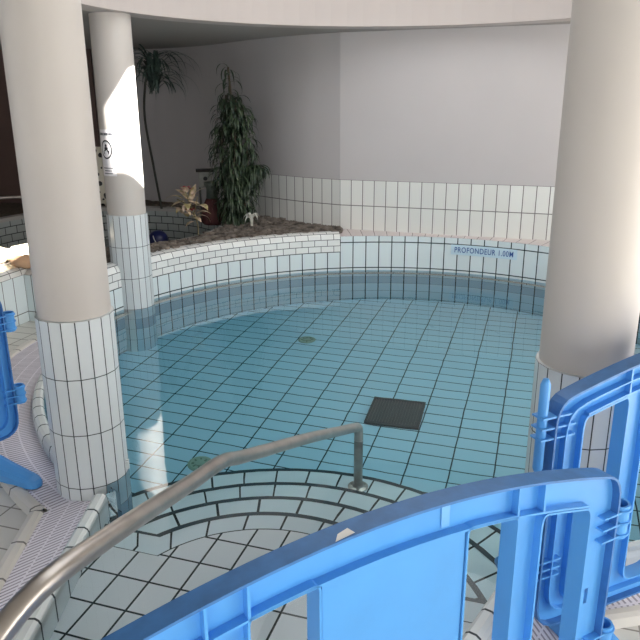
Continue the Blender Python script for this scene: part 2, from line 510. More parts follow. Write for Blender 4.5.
# ------------------------------------------------------------------ water
def grow(a0, a1, r): return arc(r, a0, a1, 90)
wo = grow(A_L, A_TURN, R_IN + 0.02) + grow(A_TURN, A_RAISED0, R_WALL + 0.02) + grow(A_RAISED0, A_R - 360, R_IN + 0.02)
wo += [tuple(Vector(ER[1]) + E1 * .02), tuple(Vector(ER[0]) + E1 * .02 - E2 * .02), tuple(Vector(EL[1]) - E1 * .02 - E2 * .02), tuple(Vector(EL[0]) - E1 * .02)]
mb = MB()
mb.poly([wo], ZW)
n0 = len(mb.f)
mb.strip(wo + [wo[0]], ZF - 0.03, ZW)
bt = MB(); bt.poly([wo], ZF - 0.03)
for f in bt.f: mb.face([bt.v[i] for i in f][::-1])
water = mb.build('pool_water', m_water, weld=True)
tag(water, 'clear blue-green water filling the round tiled pool', 'water', kind='stuff')

# ------------------------------------------------------------------ walls and ceiling
wl = bezier_pts([(0.205, 7.02, 0), (-0.25, 7.34, 0), (-0.75, 7.85, 0), (-1.35, 8.6, 0), (-2.2, 9.15, 0), (-3.2, 9.3, 0), (-4.9, 9.3, 0)], 6)
wall_l = [(p.x, p.y) for p in wl]
ZC = 2.27
mb = MB(); mb.strip(wall_r, 0.92, ZC); st(mb, 'wall_right', m_plaster)
mb = MB(); mb.strip(wall_r, 0.0, 0.92); st(mb, 'wall_right_tiles', m_wall_tile)
cut = next(i for i, q in enumerate(wall_l) if q[0] < -0.85)
mb = MB(); mb.strip(wall_l, 0.92, ZC, u0=0.02); mb.strip(wall_l[cut:], 0.0, 0.92); st(mb, 'wall_left', m_plaster)
mb = MB(); mb.strip(wall_l[:cut + 1], 0.0, 0.92, u0=0.02); st(mb, 'wall_left_tiles', m_wall_tile)
for nm, A in (('trim_tile_top_right', wall_r), ('trim_tile_top_left', wall_l)):
    pass
mb = MB(); mb.box(-4.9, -2.75, 9.0, 9.06, 0.0, ZC); st(mb, 'wall_brown', m_brown)
# ceiling with the round opening, drum above it and its unseen roof, holes cut to shape the sun patches
RC = 2.12
mb = MB()
mb.poly([[(-5, -3), (4.9, -3), (4.9, 11.3), (-5, 11.3)], arc(RC, 360, 4, 89)], ZC)
mb.poly([[(-5, -3), (4.9, -3), (4.9, 11.3), (-5, 11.3)], arc(RC + 0.2, 360, 4, 89)], ZC + 0.12)
st(mb, 'ceiling', m_ceiling)
mb = MB()
ZR = 2.95
pin, pout = arc(RC, 0, 360, 96), arc(RC + 0.2, 0, 360, 96)
mb.strip(pin, ZC, ZR); mb.strip(pout, ZC, ZR); mb.band(pin, pout, ZC - 0.001, ZC - 0.001)
st(mb, 'ceiling_drum', m_fascia, smooth=False)
sl = Vector((-SUN_H.y, SUN_H.x))      # across the sun, to the right and back
def up(z, side):
    d = (ZR - z) / math.tan(SUN_E)
    return tuple(Vector(COL_M) + SUN_H * d + sl * side)
sun_hole = [up(1.12, -0.13), up(1.60, -0.15), up(1.68, -0.08), up(1.78, 0.0), up(1.86, 0.14), up(0.95, 0.14), up(0.97, 0.05), up(1.05, -0.04)]  # made-up roof opening, outline shaped to throw the sun patch on the column
def up2(p, z, a, b):
    d = (ZR - z) / math.tan(SUN_E)
    return tuple(Vector(p) + SUN_H * (d + a) + sl * b)
sun_hole2 = [up2((-2.50, 5.52), 0.45, a_, b_) for a_, b_ in ((-.16, -.2), (-.2, .02), (-.1, .12), (.1, .06), (.2, -.2))]  # second made-up opening, lets sun fall on the boulders
mb = MB(); mb.poly([arc(RC + 0.2, 0, 357, 119), sun_hole[::-1], sun_hole2], ZR)
st(mb, 'ceiling_roof', m_fascia)
# outer walls with windows
def wall_with_window(name, horizontal, fixed, a0, a1, w0, w1, z0, z1):
    m_ = MB()
    def bx(p, q, zz0, zz1):
        if horizontal: m_.box(p, q, fixed - .06, fixed + .06, zz0, zz1)
        else: m_.box(fixed - .06, fixed + .06, p, q, zz0, zz1)
    bx(a0, w0, 0, ZC); bx(w1, a1, 0, ZC); bx(w0, w1, 0, z0); bx(w0, w1, z1, ZC)
    st(m_, name, m_plaster)
wall_with_window('wall_east', False, 4.8, -3, 11.3, -1.2, 3.6, 0.25, 2.2)
wall_with_window('wall_south', True, -2.9, -4.9, 4.9, -2.5, 3.5, 0.3, 2.2)
wall_with_window('wall_west', False, -4.95, -3, 11.3, 0.1, 3.1, 0.45, 2.2)
def window(name, horizontal, fixed, w0, w1, z0, z1, n):
    m_ = MB()
    def bx(p, q, a, b):
        if horizontal: m_.box(p, q, fixed - .03, fixed + .03, a, b)
        else: m_.box(fixed - .03, fixed + .03, p, q, a, b)
    bx(w0, w1, z0, z0 + .05); bx(w0, w1, z1 - .05, z1)
    for k in range(n + 1):
        x = w0 + (w1 - w0) * k / n
        bx(x - .025, x + .025, z0, z1)
    f = st(m_, name, m_white)
    return f
window('window_1', False, 4.8, -1.2, 3.6, 0.25, 2.2, 4)
window('window_2', True, -2.9, -2.5, 3.5, 0.3, 2.2, 5)
window('window_3', False, -4.95, 0.1, 3.1, 0.45, 2.2, 3)

# ------------------------------------------------------------------ columns
def column(pos, name, label, rot, ztop=ZC):
    root = empty(name, (pos[0], pos[1], 0), 0, label, 'column')
    n = 18; r = 0.1585
    m_, mlt, mdk = MB(), MB(), MB()
    rf = r / math.cos(PI / n) * 0.985
    for k in range(n):
        a0, a1 = rot + 2 * PI * k / n, rot + 2 * PI * (k + 1) / n
        g = 0.0022 / r
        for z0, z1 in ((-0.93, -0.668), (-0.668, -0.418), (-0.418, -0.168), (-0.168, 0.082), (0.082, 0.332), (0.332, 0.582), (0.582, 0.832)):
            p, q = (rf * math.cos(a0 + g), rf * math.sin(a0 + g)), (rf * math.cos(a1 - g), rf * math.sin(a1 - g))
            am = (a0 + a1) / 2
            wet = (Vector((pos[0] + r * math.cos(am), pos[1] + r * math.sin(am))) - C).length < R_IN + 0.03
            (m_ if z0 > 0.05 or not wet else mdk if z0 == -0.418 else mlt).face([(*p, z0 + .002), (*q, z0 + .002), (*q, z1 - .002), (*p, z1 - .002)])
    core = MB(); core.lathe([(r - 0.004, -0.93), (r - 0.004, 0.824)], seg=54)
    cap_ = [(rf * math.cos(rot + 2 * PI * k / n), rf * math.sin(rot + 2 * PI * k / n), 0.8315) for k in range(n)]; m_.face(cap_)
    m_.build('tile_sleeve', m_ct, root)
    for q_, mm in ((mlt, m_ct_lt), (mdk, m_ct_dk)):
        t_ = q_.build('underwater_tiles', mm, root)
    core.build('grout_core', m_cg, root, smooth=False)
    sh = MB(); sh.lathe([(0.145, 0.82), (0.147, 0.84), (0.147, ztop)], seg=64, cap=False)
    sh.build('shaft', m_column, root, smooth=True)
    return root
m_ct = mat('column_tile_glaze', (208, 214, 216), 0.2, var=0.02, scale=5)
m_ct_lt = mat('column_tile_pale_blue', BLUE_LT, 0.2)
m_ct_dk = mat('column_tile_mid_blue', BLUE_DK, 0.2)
m_cg = mat('column_grout', (60, 66, 68), 0.8)
cl = column(COL_L, 'column', 'near left round column with white tiled base standing on the grated pool edge', rad(8))
cm = column(COL_M, 'column', 'far left round column with a sunlit patch, standing in the pool water', rad(3))
cr = column(COL_R, 'column', 'right-hand round column with tiled base behind the blue barriers', rad(5))

# sign printed on the far left column
def on_cyl(x, z, rr, ang0):
    a = ang0 + x / rr
    return (rr * math.cos(a), rr * math.sin(a), z)
sg = empty('pictogram_sign', (COL_M[0], COL_M[1], 0), 0, 'round black pictogram sign with print lines on the far left column', 'sign')
A0 = math.atan2(-COL_M[1], -COL_M[0]) - rad(54)
A0 = math.atan2(-COL_M[1], -COL_M[0]) - rad(48)
def cyl_patch(m_, x0, x1, z0, z1, rr=0.1485, n=6):
    for k in range(n):
        a, b = x0 + (x1 - x0) * k / n, x0 + (x1 - x0) * (k + 1) / n
        m_.face([on_cyl(a, z0, rr, A0), on_cyl(b, z0, rr, A0), on_cyl(b, z1, rr, A0), on_cyl(a, z1, rr, A0)])
mb = MB(); cyl_patch(mb, -0.075, 0.075, 1.13, 1.47, 0.1478, 10); mb.build('sign_sheet', mat('sign_paper', (222, 220, 222), 0.5), sg)
mb = MB()
for x0, x1 in ((-0.07, -0.02), (-0.015, 0.03), (0.035, 0.07)): cyl_patch(mb, x0, x1, 1.428, 1.446)
for zz, w in ((1.185, 0.05), (1.165, 0.04), (1.145, 0.045)): cyl_patch(mb, -w, w, zz, zz + 0.007)
mb.build('sign_print', mat('grey_print', (92, 94, 100), 0.6), sg)
mb = MB(); n = 28
for k in range(n):
    a, b = 2 * PI * k / n, 2 * PI * (k + 1) / n
    mb.face([on_cyl(r_ * math.cos(t), 1.325 + r_ * 1.25 * math.sin(t), 0.1486, A0) for r_, t in ((0.056, a), (0.056, b), (0.047, b), (0.047, a))])
# seated figure inside the ring
fig = [(-0.026, -0.035), (0.026, -0.035), (0.03, -0.012), (0.016, -0.004), (0.018, 0.012), (0.008, 0.018), (-0.008, 0.018), (-0.018, 0.012), (-0.016, -0.004), (-0.03, -0.012)]
mb.face([on_cyl(x, 1.325 + z, 0.1487, A0) for x, z in fig])
mb.face([on_cyl(0.010 * math.cos(2 * PI * k / 12), 1.353 + 0.011 * math.sin(2 * PI * k / 12), 0.1487, A0) for k in range(12)])
mb.build('pictogram', m_black, sg)

# small white clip on the near column
mb = MB(); mb.box(-0.006, 0.006, -0.004, 0.004, 0, 0.045); mb.box(-0.006, 0.006, -0.008, 0.004, 0.03, 0.036)
o = mb.build('clip', m_white); o.location = (COL_L[0] + 0.163, COL_L[1] - 0.01, 0.10)
tag(o, 'tiny white plastic clip at the water edge of the near left column', 'clip')

# ------------------------------------------------------------------ depth sign on the pool wall
sign = empty('depth_sign', (C.x, C.y, 0), 0, 'pale depth sign with blue capitals on the rear pool wall', 'sign')
sa = math.atan2(6.45 - C.y, 1.545 - C.x)
Rs = R_WALL - 0.004
def on_wall(x, z, rr):
    a = sa - x / rr
    return (rr * math.cos(a), rr * math.sin(a), z)
mb = MB()
SW = 0.31
for k in range(12):
    a, b = -SW + 2 * SW * k / 12, -SW + 2 * SW * (k + 1) / 12
    mb.face([on_wall(a, 0.262, Rs), on_wall(b, 0.262, Rs), on_wall(b, 0.358, Rs), on_wall(a, 0.358, Rs)])
mb.build('sign_plate', mat('pale_plate', (196, 218, 230), 0.35), sign)
cu = bpy.data.curves.new('letters', 'FONT'); cu.body = 'PROFONDEUR 1.00M'; cu.size = 0.075; cu.resolution_u = 3
cu.align_x = 'CENTER'; cu.offset = 0.0006; cu.space_character = 1.12
to = bpy.data.objects.new('letters_tmp', cu); COL.objects.link(to)
dg = bpy.context.evaluated_depsgraph_get()
me = bpy.data.meshes.new_from_object(to.evaluated_get(dg))
COL.objects.unlink(to); bpy.data.objects.remove(to)
xs = [v.co.x for v in me.vertices]; w_ = max(xs) - min(xs); k_ = 0.55 / w_
for v in me.vertices:
    v.co = on_wall((v.co.x - (max(xs) + min(xs)) / 2) * k_, 0.285 + v.co.y, Rs - 0.003)
me.materials.clear(); me.materials.append(mat('blue_letters', (48, 84, 150), 0.5))
lo = bpy.data.objects.new('lettering', me); COL.objects.link(lo); lo.parent = sign

# ------------------------------------------------------------------ floor drain and inlets
m_drain = mat('dark_drain_grate', (58, 66, 66), 0.5)
dr = empty('floor_drain', (0.507, 4.32, ZF), -YAW + rad(2), 'dark square drain grate on the middle of the pool floor', 'drain')
mb = MB(); w = 0.18
for b in ((-w, w, -w, -w + .018), (-w, w, w - .018, w), (-w, -w + .018, -w, w), (w - .018, w, -w, w)): mb.box(*b, 0.0, 0.03)
mb.build('frame', mat('drain_frame', (40, 50, 52), 0.5), dr)
mb = MB(); mb.box(-w + .018, w - .018, -w + .018, w - .018, 0.0, 0.012)
for k in range(17):
    x = -w + .03 + k * 0.019
    mb.box(x, x + .009, -w + .018, w - .018, 0.012, 0.024)
mb.build('grille', m_drain, dr)
m_inlet = mat('inlet_green', (156, 172, 156), 0.5, 0.2)
for i, (p, lb) in enumerate((((-0.111, 5.605), 'small round greenish inlet cover on the pool floor near the rear wall'),
                             ((-0.72, 3.728), 'small round greenish inlet cover on the pool floor beside the handrail bend'))):
    r_ = empty('inlet_cover', (p[0], p[1], ZF), 0, lb, 'inlet', 'round inlet covers in the pool floor')
    mb = MB(); mb.lathe([(0.075, 0.0), (0.075, 0.008), (0.06, 0.014), (0.052, 0.01), (0.0301, 0.01), (0.03, 0.02), (0.001, 0.024)], seg=24)
    mb.build('disc', m_inlet, r_, smooth=False)
    mb = MB()
    for k in range(8):
        mb.box(0.034, 0.05, -0.004, 0.004, 0.01, 0.016, Matrix.Rotation(2 * PI * k / 8, 4, 'Z'))
    mb.build('slots', mat('inlet_slot', (112, 128, 112), 0.6), r_)

# ------------------------------------------------------------------ handrail
hr = empty('handrail', (0.19, 3.165, -0.52), 0, 'steel tube handrail descending over the curved steps into the pool', 'handrail')
def rel(p): return (p[0] - 0.19, p[1] - 3.165, p[2] + 0.52)
path = [(-0.66, 0.70, 0.25), (-0.655, 0.73, 0.45), (-0.62, 0.80, 0.68), (-0.57, 0.90, 0.78), (-0.51, 1.04, 0.838), (-0.45, 1.3, 0.78), (-0.37, 1.7, 0.66),
        (-0.31, 1.95, 0.595), (-0.27, 2.1, 0.53), (-0.2, 2.28, 0.46), (-0.05, 2.62, 0.335), (0.08, 2.92, 0.215), (0.165, 3.11, 0.14), (0.186, 3.155, 0.115), (0.19, 3.165, 0.08), (0.19, 3.165, 0.0)]
mb = MB(); mb.tube(bezier_pts([rel(p) for p in path], 6), 0.023, 18); mb.build('rail', m_steel, hr, smooth=True)
mb = MB(); mb.tube([rel((0.19, 3.165, 0.02)), rel((0.19, 3.165, -0.52))], 0.0225, 18); mb.build('post', m_steel, hr, smooth=True)
mb = MB(); mb.tube([rel((-0.66, 0.70, 0.3)), rel((-0.66, 0.70, 0.02))], 0.0228, 18); mb.build('post', m_steel, hr, smooth=True)
fl = []
for p in ((0.19, 3.165, -0.52), (-0.66, 0.70, 0.0)):
    mb = MB(); q = rel(p); mb.lathe([(0.052, q[2]), (0.052, q[2] + .01), (0.03, q[2] + .016), (0.024, q[2] + .03)], q[0], q[1], 24)
    f_ = mb.build('flange', m_steel, hr)
    for k in range(3):
        b_ = MB(); a = 2 * PI * k / 3 + .4
        b_.lathe([(0.008, q[2] + .009), (0.008, q[2] + .018), (0.004, q[2] + .021)], q[0] + .04 * math.cos(a), q[1] + .04 * math.sin(a), 8)
        b_.build('bolt', m_steel, f_)

# ------------------------------------------------------------------ blue barriers
HL = 0.665
def ztop(x): return 0.90 - 0.25 * x * x + 0.058 * x ** 4
def top_curve(x0, x1, d, n=12): return [(x0 + (x1 - x0) * k / n, ztop(x0 + (x1 - x0) * k / n) - d) for k in range(n + 1)]
def rounded(pts, rr, n=5):
    """round listed corners: pts = [(x, z, r)]"""
    out = []
    N_ = len(pts)
    for i, (x, z, r) in enumerate(pts):
        if r <= 0: out.append((x, z)); continue
        p = Vector((x, z)); a = Vector(pts[i - 1][:2]) - p; b = Vector(pts[(i + 1) % N_][:2]) - p
        a = a.normalized() * min(r, a.length * .5); b = b.normalized() * min(r, b.length * .5)
        for k in range(n + 1):
            t = k / n
            out.append(tuple(p + a * (1 - t) ** 2 + b * t * t))
    return out
def outline(e=0.0):
    top = [(x, z, 0) for x, z in top_curve(-0.56 , 0.56, e, 20)]
    return rounded([(-HL + e, 0.1 + e, .09)] + [(-HL + e, 0.800 - e, .07)] + top + [(HL - e, 0.800 - e, .07), (HL - e, 0.1 + e, .09)], 0)
def gap(x0, x1, zb, d, rt=0.015, rb=0.04):
    tp = top_curve(x0, x1, d, 6)
    pts = [(x0, zb, rb)] + [(x0, tp[0][1], rt)] + [(x, z, 0) for x, z in tp[1:-1]] + [(x1, tp[-1][1], rt), (x1, zb, rb)]
    return rounded(pts, 0)
def gaps(g): return [gap(x0 - g, x1 + g, .17 - g, d - g, rt) for x0, x1, d, rt in ((-.56, -.40, .088, .035), (-.32, -.18, .078, .015), (.18, .32, .078, .015), (.40, .56, .088, .035))]
GAPS = gaps(0); HOLES = gaps(0.0025)
PANEL = gap(-.172, .172, .17, .078, .006, .006)
def plate(loops, y0, y1, name, material, parent):
    c = bpy.data.curves.new(name, 'CURVE'); c.dimensions = '2D'; c.fill_mode = 'BOTH'
    for lp in loops:
        s = c.splines.new('POLY'); s.points.add(len(lp) - 1)
        for i, p in enumerate(lp): s.points[i].co = (p[0], p[1], 0, 1)
        s.use_cyclic_u = True
    c.extrude = (y1 - y0) / 2
    t_ = bpy.data.objects.new('tmp', c); COL.objects.link(t_)
    dg = bpy.context.evaluated_depsgraph_get()
    me = bpy.data.meshes.new_from_object(t_.evaluated_get(dg))
    COL.objects.unlink(t_); bpy.data.objects.remove(t_)
    for v in me.vertices:
        x, y, z = v.co; v.co = (x, (y0 + y1) / 2 - z, y)
    me.name = name; me.materials.clear(); me.materials.append(material)
    o = bpy.data.objects.new(name, me); COL.objects.link(o); o.parent = parent
    return o
def rim(m_, lp, t, y0, y1, closed=True):
    """thin deep flange following a loop, t = thickness inwards(+)/outwards(-)"""
    n = len(lp); off = []
    for i in range(n):
        a, p, b = Vector(lp[i - 1] if (closed or i) else lp[i]), Vector(lp[i]), Vector(lp[(i + 1) % n] if (closed or i < n - 1) else lp[i])
        d = (b - a).normalized(); nn = Vector((d.y, -d.x)); off.append(tuple(p + nn * t))
    rng = range(n) if closed else range(n - 1)
    for i in rng:
        j = (i + 1) % n
        A, B, Cc, D = lp[i], lp[j], off[j], off[i]
        P = lambda q, y: (q[0], y, q[1])
        m_.face([P(A, y0), P(B, y0), P(B, y1), P(A, y1)]); m_.face([P(D, y0), P(D, y1), P(Cc, y1), P(Cc, y0)])
        m_.face([P(A, y0), P(D, y0), P(Cc, y0), P(B, y0)]); m_.face([P(A, y1), P(B, y1), P(Cc, y1), P(D, y1)])
def make_barrier():
    root = empty('crowd_barrier', (0, 0, 0), 0, '', 'barrier', 'blue plastic crowd barriers')
    D = 0.025
    slot = [(.60, .44), (.60, .485), (.613, .485), (.613, .44)]
    plate([outline(0.003)] + HOLES + [slot], -0.004, 0.004, 'frame', m_blue, root)
    m_ = MB(); rim(m_, outline(0.0), 0.006, -D, D); m_.build('outer_flange', m_shaded_worn, root)
    for g in GAPS:
        m_ = MB(); rim(m_, g, -0.005, -D, D); m_.build('opening_flange', m_blue, root)
    m_ = MB(); lp = top_curve(-.55, .55, .076, 24); rim(m_, lp, 0.005, -D, D, False); m_.build('lower_flange', m_blue, root)
    pn = plate([PANEL], -0.021, -0.015, 'front_panel', m_blue, root)
    for y in (0.015,):
        plate([PANEL], 0.015, 0.021, 'rear_panel', m_blue, root)
    for x in (-.40, -.32, .32, .40):
        m_ = MB(); m_.box(x - .003, x + .003, -D + .001, D - .001, ztop(x) - .079, ztop(x) - .003); m_.build('rib', m_blue, root)
    # pin side (left end) and socket side (right end)
    m_ = MB(); m_.tube([(-HL - .028, 0, .60), (-HL - .028, 0, .615), (-HL - .028, 0, .85), (-HL - .028, 0, .865)], [.008, .014, .014, .008], 14)
    m_.build('hinge_pin', m_blue, root, smooth=True)
    m_ = MB(); m_.tube([(-HL - .028, 0, .20), (-HL - .028, 0, .22), (-HL - .028, 0, .38), (-HL - .028, 0, .40)], [.008, .014, .014, .008], 14)
    m_.build('hinge_pin', m_blue, root, smooth=True)
    for zz in (.70, .73, .76, .27, .295, .32):
        m_ = MB(); m_.box(-HL - .045, -HL + .075, -.022, .022, zz, zz + .005); m_.build('hinge_rib', m_blue, root)
    for z0, z1 in ((.615, .705), (.25, .34)):
        m_ = MB(); seg = 20
        rings = [[(HL + .03 + r * math.cos(2 * PI * k / seg), r * math.sin(2 * PI * k / seg), z) for k in range(seg)] for r, z in ((.027, z0), (.027, z1), (.021, z1), (.021, z0), (.027, z0))]
        m_.skin(rings, False)
        for zz in (z0 + .008, (z0 + z1) / 2 - .002, z1 - .014):
            m_.skin([[(HL + .03 + r * math.cos(2 * PI * k / seg), r * math.sin(2 * PI * k / seg), z) for k in range(seg)] for r, z in ((.027, zz), (.032, zz), (.032, zz + .005), (.027, zz + .005))], False)
        s = m_.build('hinge_socket', m_blue, root)
        for zz in (z0 + .008, (z0 + z1) / 2 - .002, z1 - .014):
            m_ = MB(); m_.box(HL - .05, HL + .012, -.0252, .0252, zz, zz + .005); m_.build('hinge_rib', m_blue, s)
    # feet
    for sx in (-1, 1):
        m_ = MB()
        rings = []
        for y, w, h in ((-.40, .012, .02), (-.39, .028, .032), (-.36, .04, .042), (-.2, .05, .06), (-.06, .055, .085), (.06, .055, .085), (.2, .05, .06), (.36, .04, .042), (.39, .028, .032), (.40, .012, .02)):
            rings.append([(w * c_, y, z_) for c_, z_ in ((-1, 0), (-1, h * .6), (-.75, h * .92), (-.35, h), (.35, h), (.75, h * .92), (1, h * .6), (1, 0))])
        m_.skin(rings, True)
        m_.box(-.03, .03, -.02, .02, .08, .13)
        f = m_.build('foot', m_blue, root, smooth=False); f.location = (sx * .46, 0, 0)
    return root
b1 = make_barrier()
def feet(b): return [c for c in b.children if c.name.startswith('foot')]
b2, b3 = copy_tree(b1), copy_tree(b1)
b1.location = (0.141, 1.195, 0.0); b1.rotation_euler.z = rad(29.3)
b1['label'] = 'blue barrier nearest the camera, arching across the bottom with a solid centre panel'
for f in feet(b1): f.rotation_euler.z = rad(-62)
b2.location = (0.63 + HL * math.cos(rad(24)), 1.75 + HL * math.sin(rad(24)), 0.03); b2.rotation_euler.z = rad(24); b2.scale = (1, 1, 1.07)
b2['label'] = 'blue barrier in front of the right-hand column, cut by the right picture edge'
b3.location = (-1.475 - HL * math.cos(rad(50)), 3.1 - HL * math.sin(rad(50)), 0.03); b3.rotation_euler.z = rad(50)
b3['label'] = 'blue barrier at the left picture edge with its foot on the grate'
for f in feet(b3): f.rotation_euler.z = rad(12)
for b_ in (b2, b3):
    m_ = MB(); rim(m_, outline(0.04), 0.004, -0.025, 0.025); m_.build('middle_flange', m_blue, b_)
# scuff and tape on the near barrier only
m_ = MB(); lp = top_curve(0.118, 0.14, .004, 2); lq = top_curve(0.118, 0.14, .07, 2)
for i in range(2):
    m_.face([(lq[i][0], -.0062, lq[i][1]), (lq[i + 1][0], -.0062, lq[i + 1][1]), (lp[i + 1][0], -.0062, lp[i + 1][1]), (lp[i][0], -.0062, lp[i][1])])
t_ = m_.build('tape_strip', mat('pale_blue_tape', (112, 172, 226), 0.3), b1); t_['label'] = 'pale translucent tape strip on the top band'
m_ = MB()
m_.face([(-.145, -.024, ztop(.14) + .0015), (-.10, -.020, ztop(.1) + .0015), (-.105, .0, ztop(.1) + .0015), (-.13, -.006, ztop(.13) + .0015)])
t_ = m_.build('scuff', m_white, b1); t_['label'] = 'white scuff on the top edge'

# ------------------------------------------------------------------ second basin behind the stone bed
BC = Vector((-2.3, 7.25)); BR = 1.27
mb = MB(); mb.strip(arc(BR, 0, 360, 96, BC), -0.1, 0.40)
st(mb, 'wall_basin', tile_mat('basin_tile', (176, 182, 180), (52, 56, 58), 0.16, 0.085, 0.005, offset=0.5))
mb = MB(); mb.band(arc(BR, 0, 360, 96, BC), arc(BR + 0.06, 0, 360, 96, BC), 0.44, 0.45); mb.strip(arc(BR, 0, 360, 96, BC), 0.40, 0.44)
st(mb, 'trim_basin', mat('basin_rim', (176, 172, 168), 0.5))
mb = MB(); mb.poly([arc(BR, 0, 357, 95, BC)], 0.06); st(mb, 'floor_basin', tile_mat('basin_floor', (140, 146, 146), (60, 64, 66), 0.125, 0.125, 0.004))

# ------------------------------------------------------------------ stone bed
def stone_ok(x, y):
    p = Vector((x, y)); d = p - C; r = d.length; a = math.degrees(math.atan2(d.y, d.x)) % 360
    if (p - BC).length < BR + 0.06: return False
    if a < 92.5 or a > 205 : return False
    if r < R_WALL + 0.10: return False
    if a > A_TURN - 1.5 and r < R_PL + 0.12: return False
    if x < -4.9 or y > 9.25: return False
    # in front of the left wall
    for i in range(len(wall_l) - 1):
        x1, y1 = wall_l[i]; x2, y2 = wall_l[i + 1]
        if x2 <= x <= x1:
            yy = y1 + (y2 - y1) * (x1 - x) / (x1 - x2)
            return y < yy + 0.03
    return False
m_soil = mat('bed_soil', (96, 84, 72), 0.95, var=0.35, scale=30, bump=0.5)
mb = MB(); st_ = 0.05
def hz(x, y): return 0.435 + 0.02 * noise.noise(Vector((x * 6, y * 6, 0))) + 0.01 * noise.noise(Vector((x * 25, y * 25, 3)))
for i in range(-100, 12):
    for j in range(60, 190):
        x, y = i * st_, j * st_
        if stone_ok(x, y) and (stone_ok(x + st_, y + st_) or stone_ok(x + st_, y)):
            mb.face([(x, y, hz(x, y)), (x + st_, y, hz(x + st_, y)), (x + st_, y + st_, hz(x + st_, y + st_)), (x, y + st_, hz(x, y + st_))])
bed = mb.build('soil_bed', m_soil, weld=True, smooth=True)
tag(bed, 'dark brown soil of the raised planting bed behind the pool', 'soil', kind='stuff')
m_stone = mat('bed_stone', (112, 104, 96), 0.9, var=0.6, scale=9, bump=0.4)
mb = MB(); rnd = random.Random(3); k = 0
while k < 2600:
    x = rnd.uniform(-2.9, 0.45); y = rnd.uniform(4.6, 8.6)
    if not stone_ok(x, y): continue
    s = rnd.uniform(0.014, 0.036)
    mb.blob((x, y, hz(x, y) + s * .3), s * rnd.uniform(.8, 1.4), s * rnd.uniform(.8, 1.3), s * rnd.uniform(.5, .8), 7, 4, k, 0.5); k += 1
o = mb.build('stones', m_stone); tag(o, 'brown and grey stones covering the raised planting bed', 'stones', kind='stuff')

# ------------------------------------------------------------------ plants
def leaf(m_, base, az, length, width, rise, droop, n=7, fold=0.25, twist=0.0):
    """arched strap leaf"""
    d = Vector((math.cos(az), math.sin(az), 0)); s = Vector((-math.sin(az), math.cos(az), 0))
    p = Vector(base); ang = rise; L_, R_, Mi = [], [], []
    for k in range(n + 1):
        t = k / n
        w = width * (math.sin(PI * min(1, t * .85 + .12)) ** .7) * (1 - t ** 4) + .0008
        nrm = d * -math.sin(ang) + Vector((0, 0, 1)) * math.cos(ang)
        L_.append(p + s * w + nrm * (w * fold)); R_.append(p - s * w + nrm * (w * fold)); Mi.append(p.copy())
        p = p + (d * math.cos(ang) + Vector((0, 0, 1)) * math.sin(ang)) * (length / n)
        ang -= droop / n
    for k in range(n):
        m_.face([L_[k], L_[k + 1], Mi[k + 1], Mi[k]]); m_.face([Mi[k], Mi[k + 1], R_[k + 1], R_[k]])
def leaf_mat(name, a, b, rough=0.45):
    m, N, L, P = new_mat(name)
    tc = N.new('ShaderNodeTexCoord'); nz = N.new('ShaderNodeTexNoise'); nz.inputs['Scale'].default_value = 14
    r = N.new('ShaderNodeValToRGB'); r.color_ramp.elements[0].position = .38; r.color_ramp.elements[1].position = .66
    r.color_ramp.elements[0].color = lin(a); r.color_ramp.elements[1].color = lin(b)
    L.new(tc.outputs['Object'], nz.inputs['Vector']); L.new(nz.outputs['Fac'], r.inputs[0]); L.new(r.outputs[0], P.inputs['Base Color'])
    P.inputs['Roughness'].default_value = rough
    return m
m_leaf = leaf_mat('dark_green_leaf', (34, 50, 36), (70, 86, 62))
rnd = random.Random(11)
PP = (-0.86, 7.22, 0.42)
pt = empty('potted_dracaena', PP, 0, 'tall dark green drooping plant rising from the stone bed against the rear wall', 'plant')
mb = MB()
stems = [[(0, 0, 0), (.02, 0, .4), (-.01, .02, .8), (0, 0, 1.2), (-.02, 0, 1.56)], [(.03, .02, 0), (.10, 0, .3), (.14, -.03, .7), (.11, -.02, 1.18)], [(-.03, 0, 0), (-.11, .01, .35), (-.12, .02, .8), (-.05, .0, 1.3)], [(.0, -.03, 0), (-.02, -.09, .35), (.03, -.1, .8), (.04, -.06, 1.25)], [(.05, 0, 0), (.12, -.02, .35), (.18, -.04, .55), (.23, -.04, .60)]]
for s_ in stems: mb.tube(bezier_pts(s_, 5), 0.011, 7)
mb.build('stem', mat('plant_stem', (70, 62, 48), 0.8), pt)
mb = MB()
def spread(zz):   # half width of the plant at height zz
    return 0.22 * (1 - zz / 1.75) + (.05 if zz < 1.2 else 0)
for si, s_ in enumerate(stems):
    pts = bezier_pts(s_, 12)
    for i, p in enumerate(pts):
        if si == 4 and i < len(pts) * .4: continue
        cnt = 9 if p.z < 1.2 else 7
        if si == 0 and p.z > 1.28: cnt = 2
        for q in range(cnt):
            leaf(mb, p, rnd.uniform(0, 2 * PI), rnd.uniform(.13, .26), rnd.uniform(.008, .014), rnd.uniform(-.2, .9), rnd.uniform(2.0, 3.2))
mb.build('foliage', m_leaf, pt)

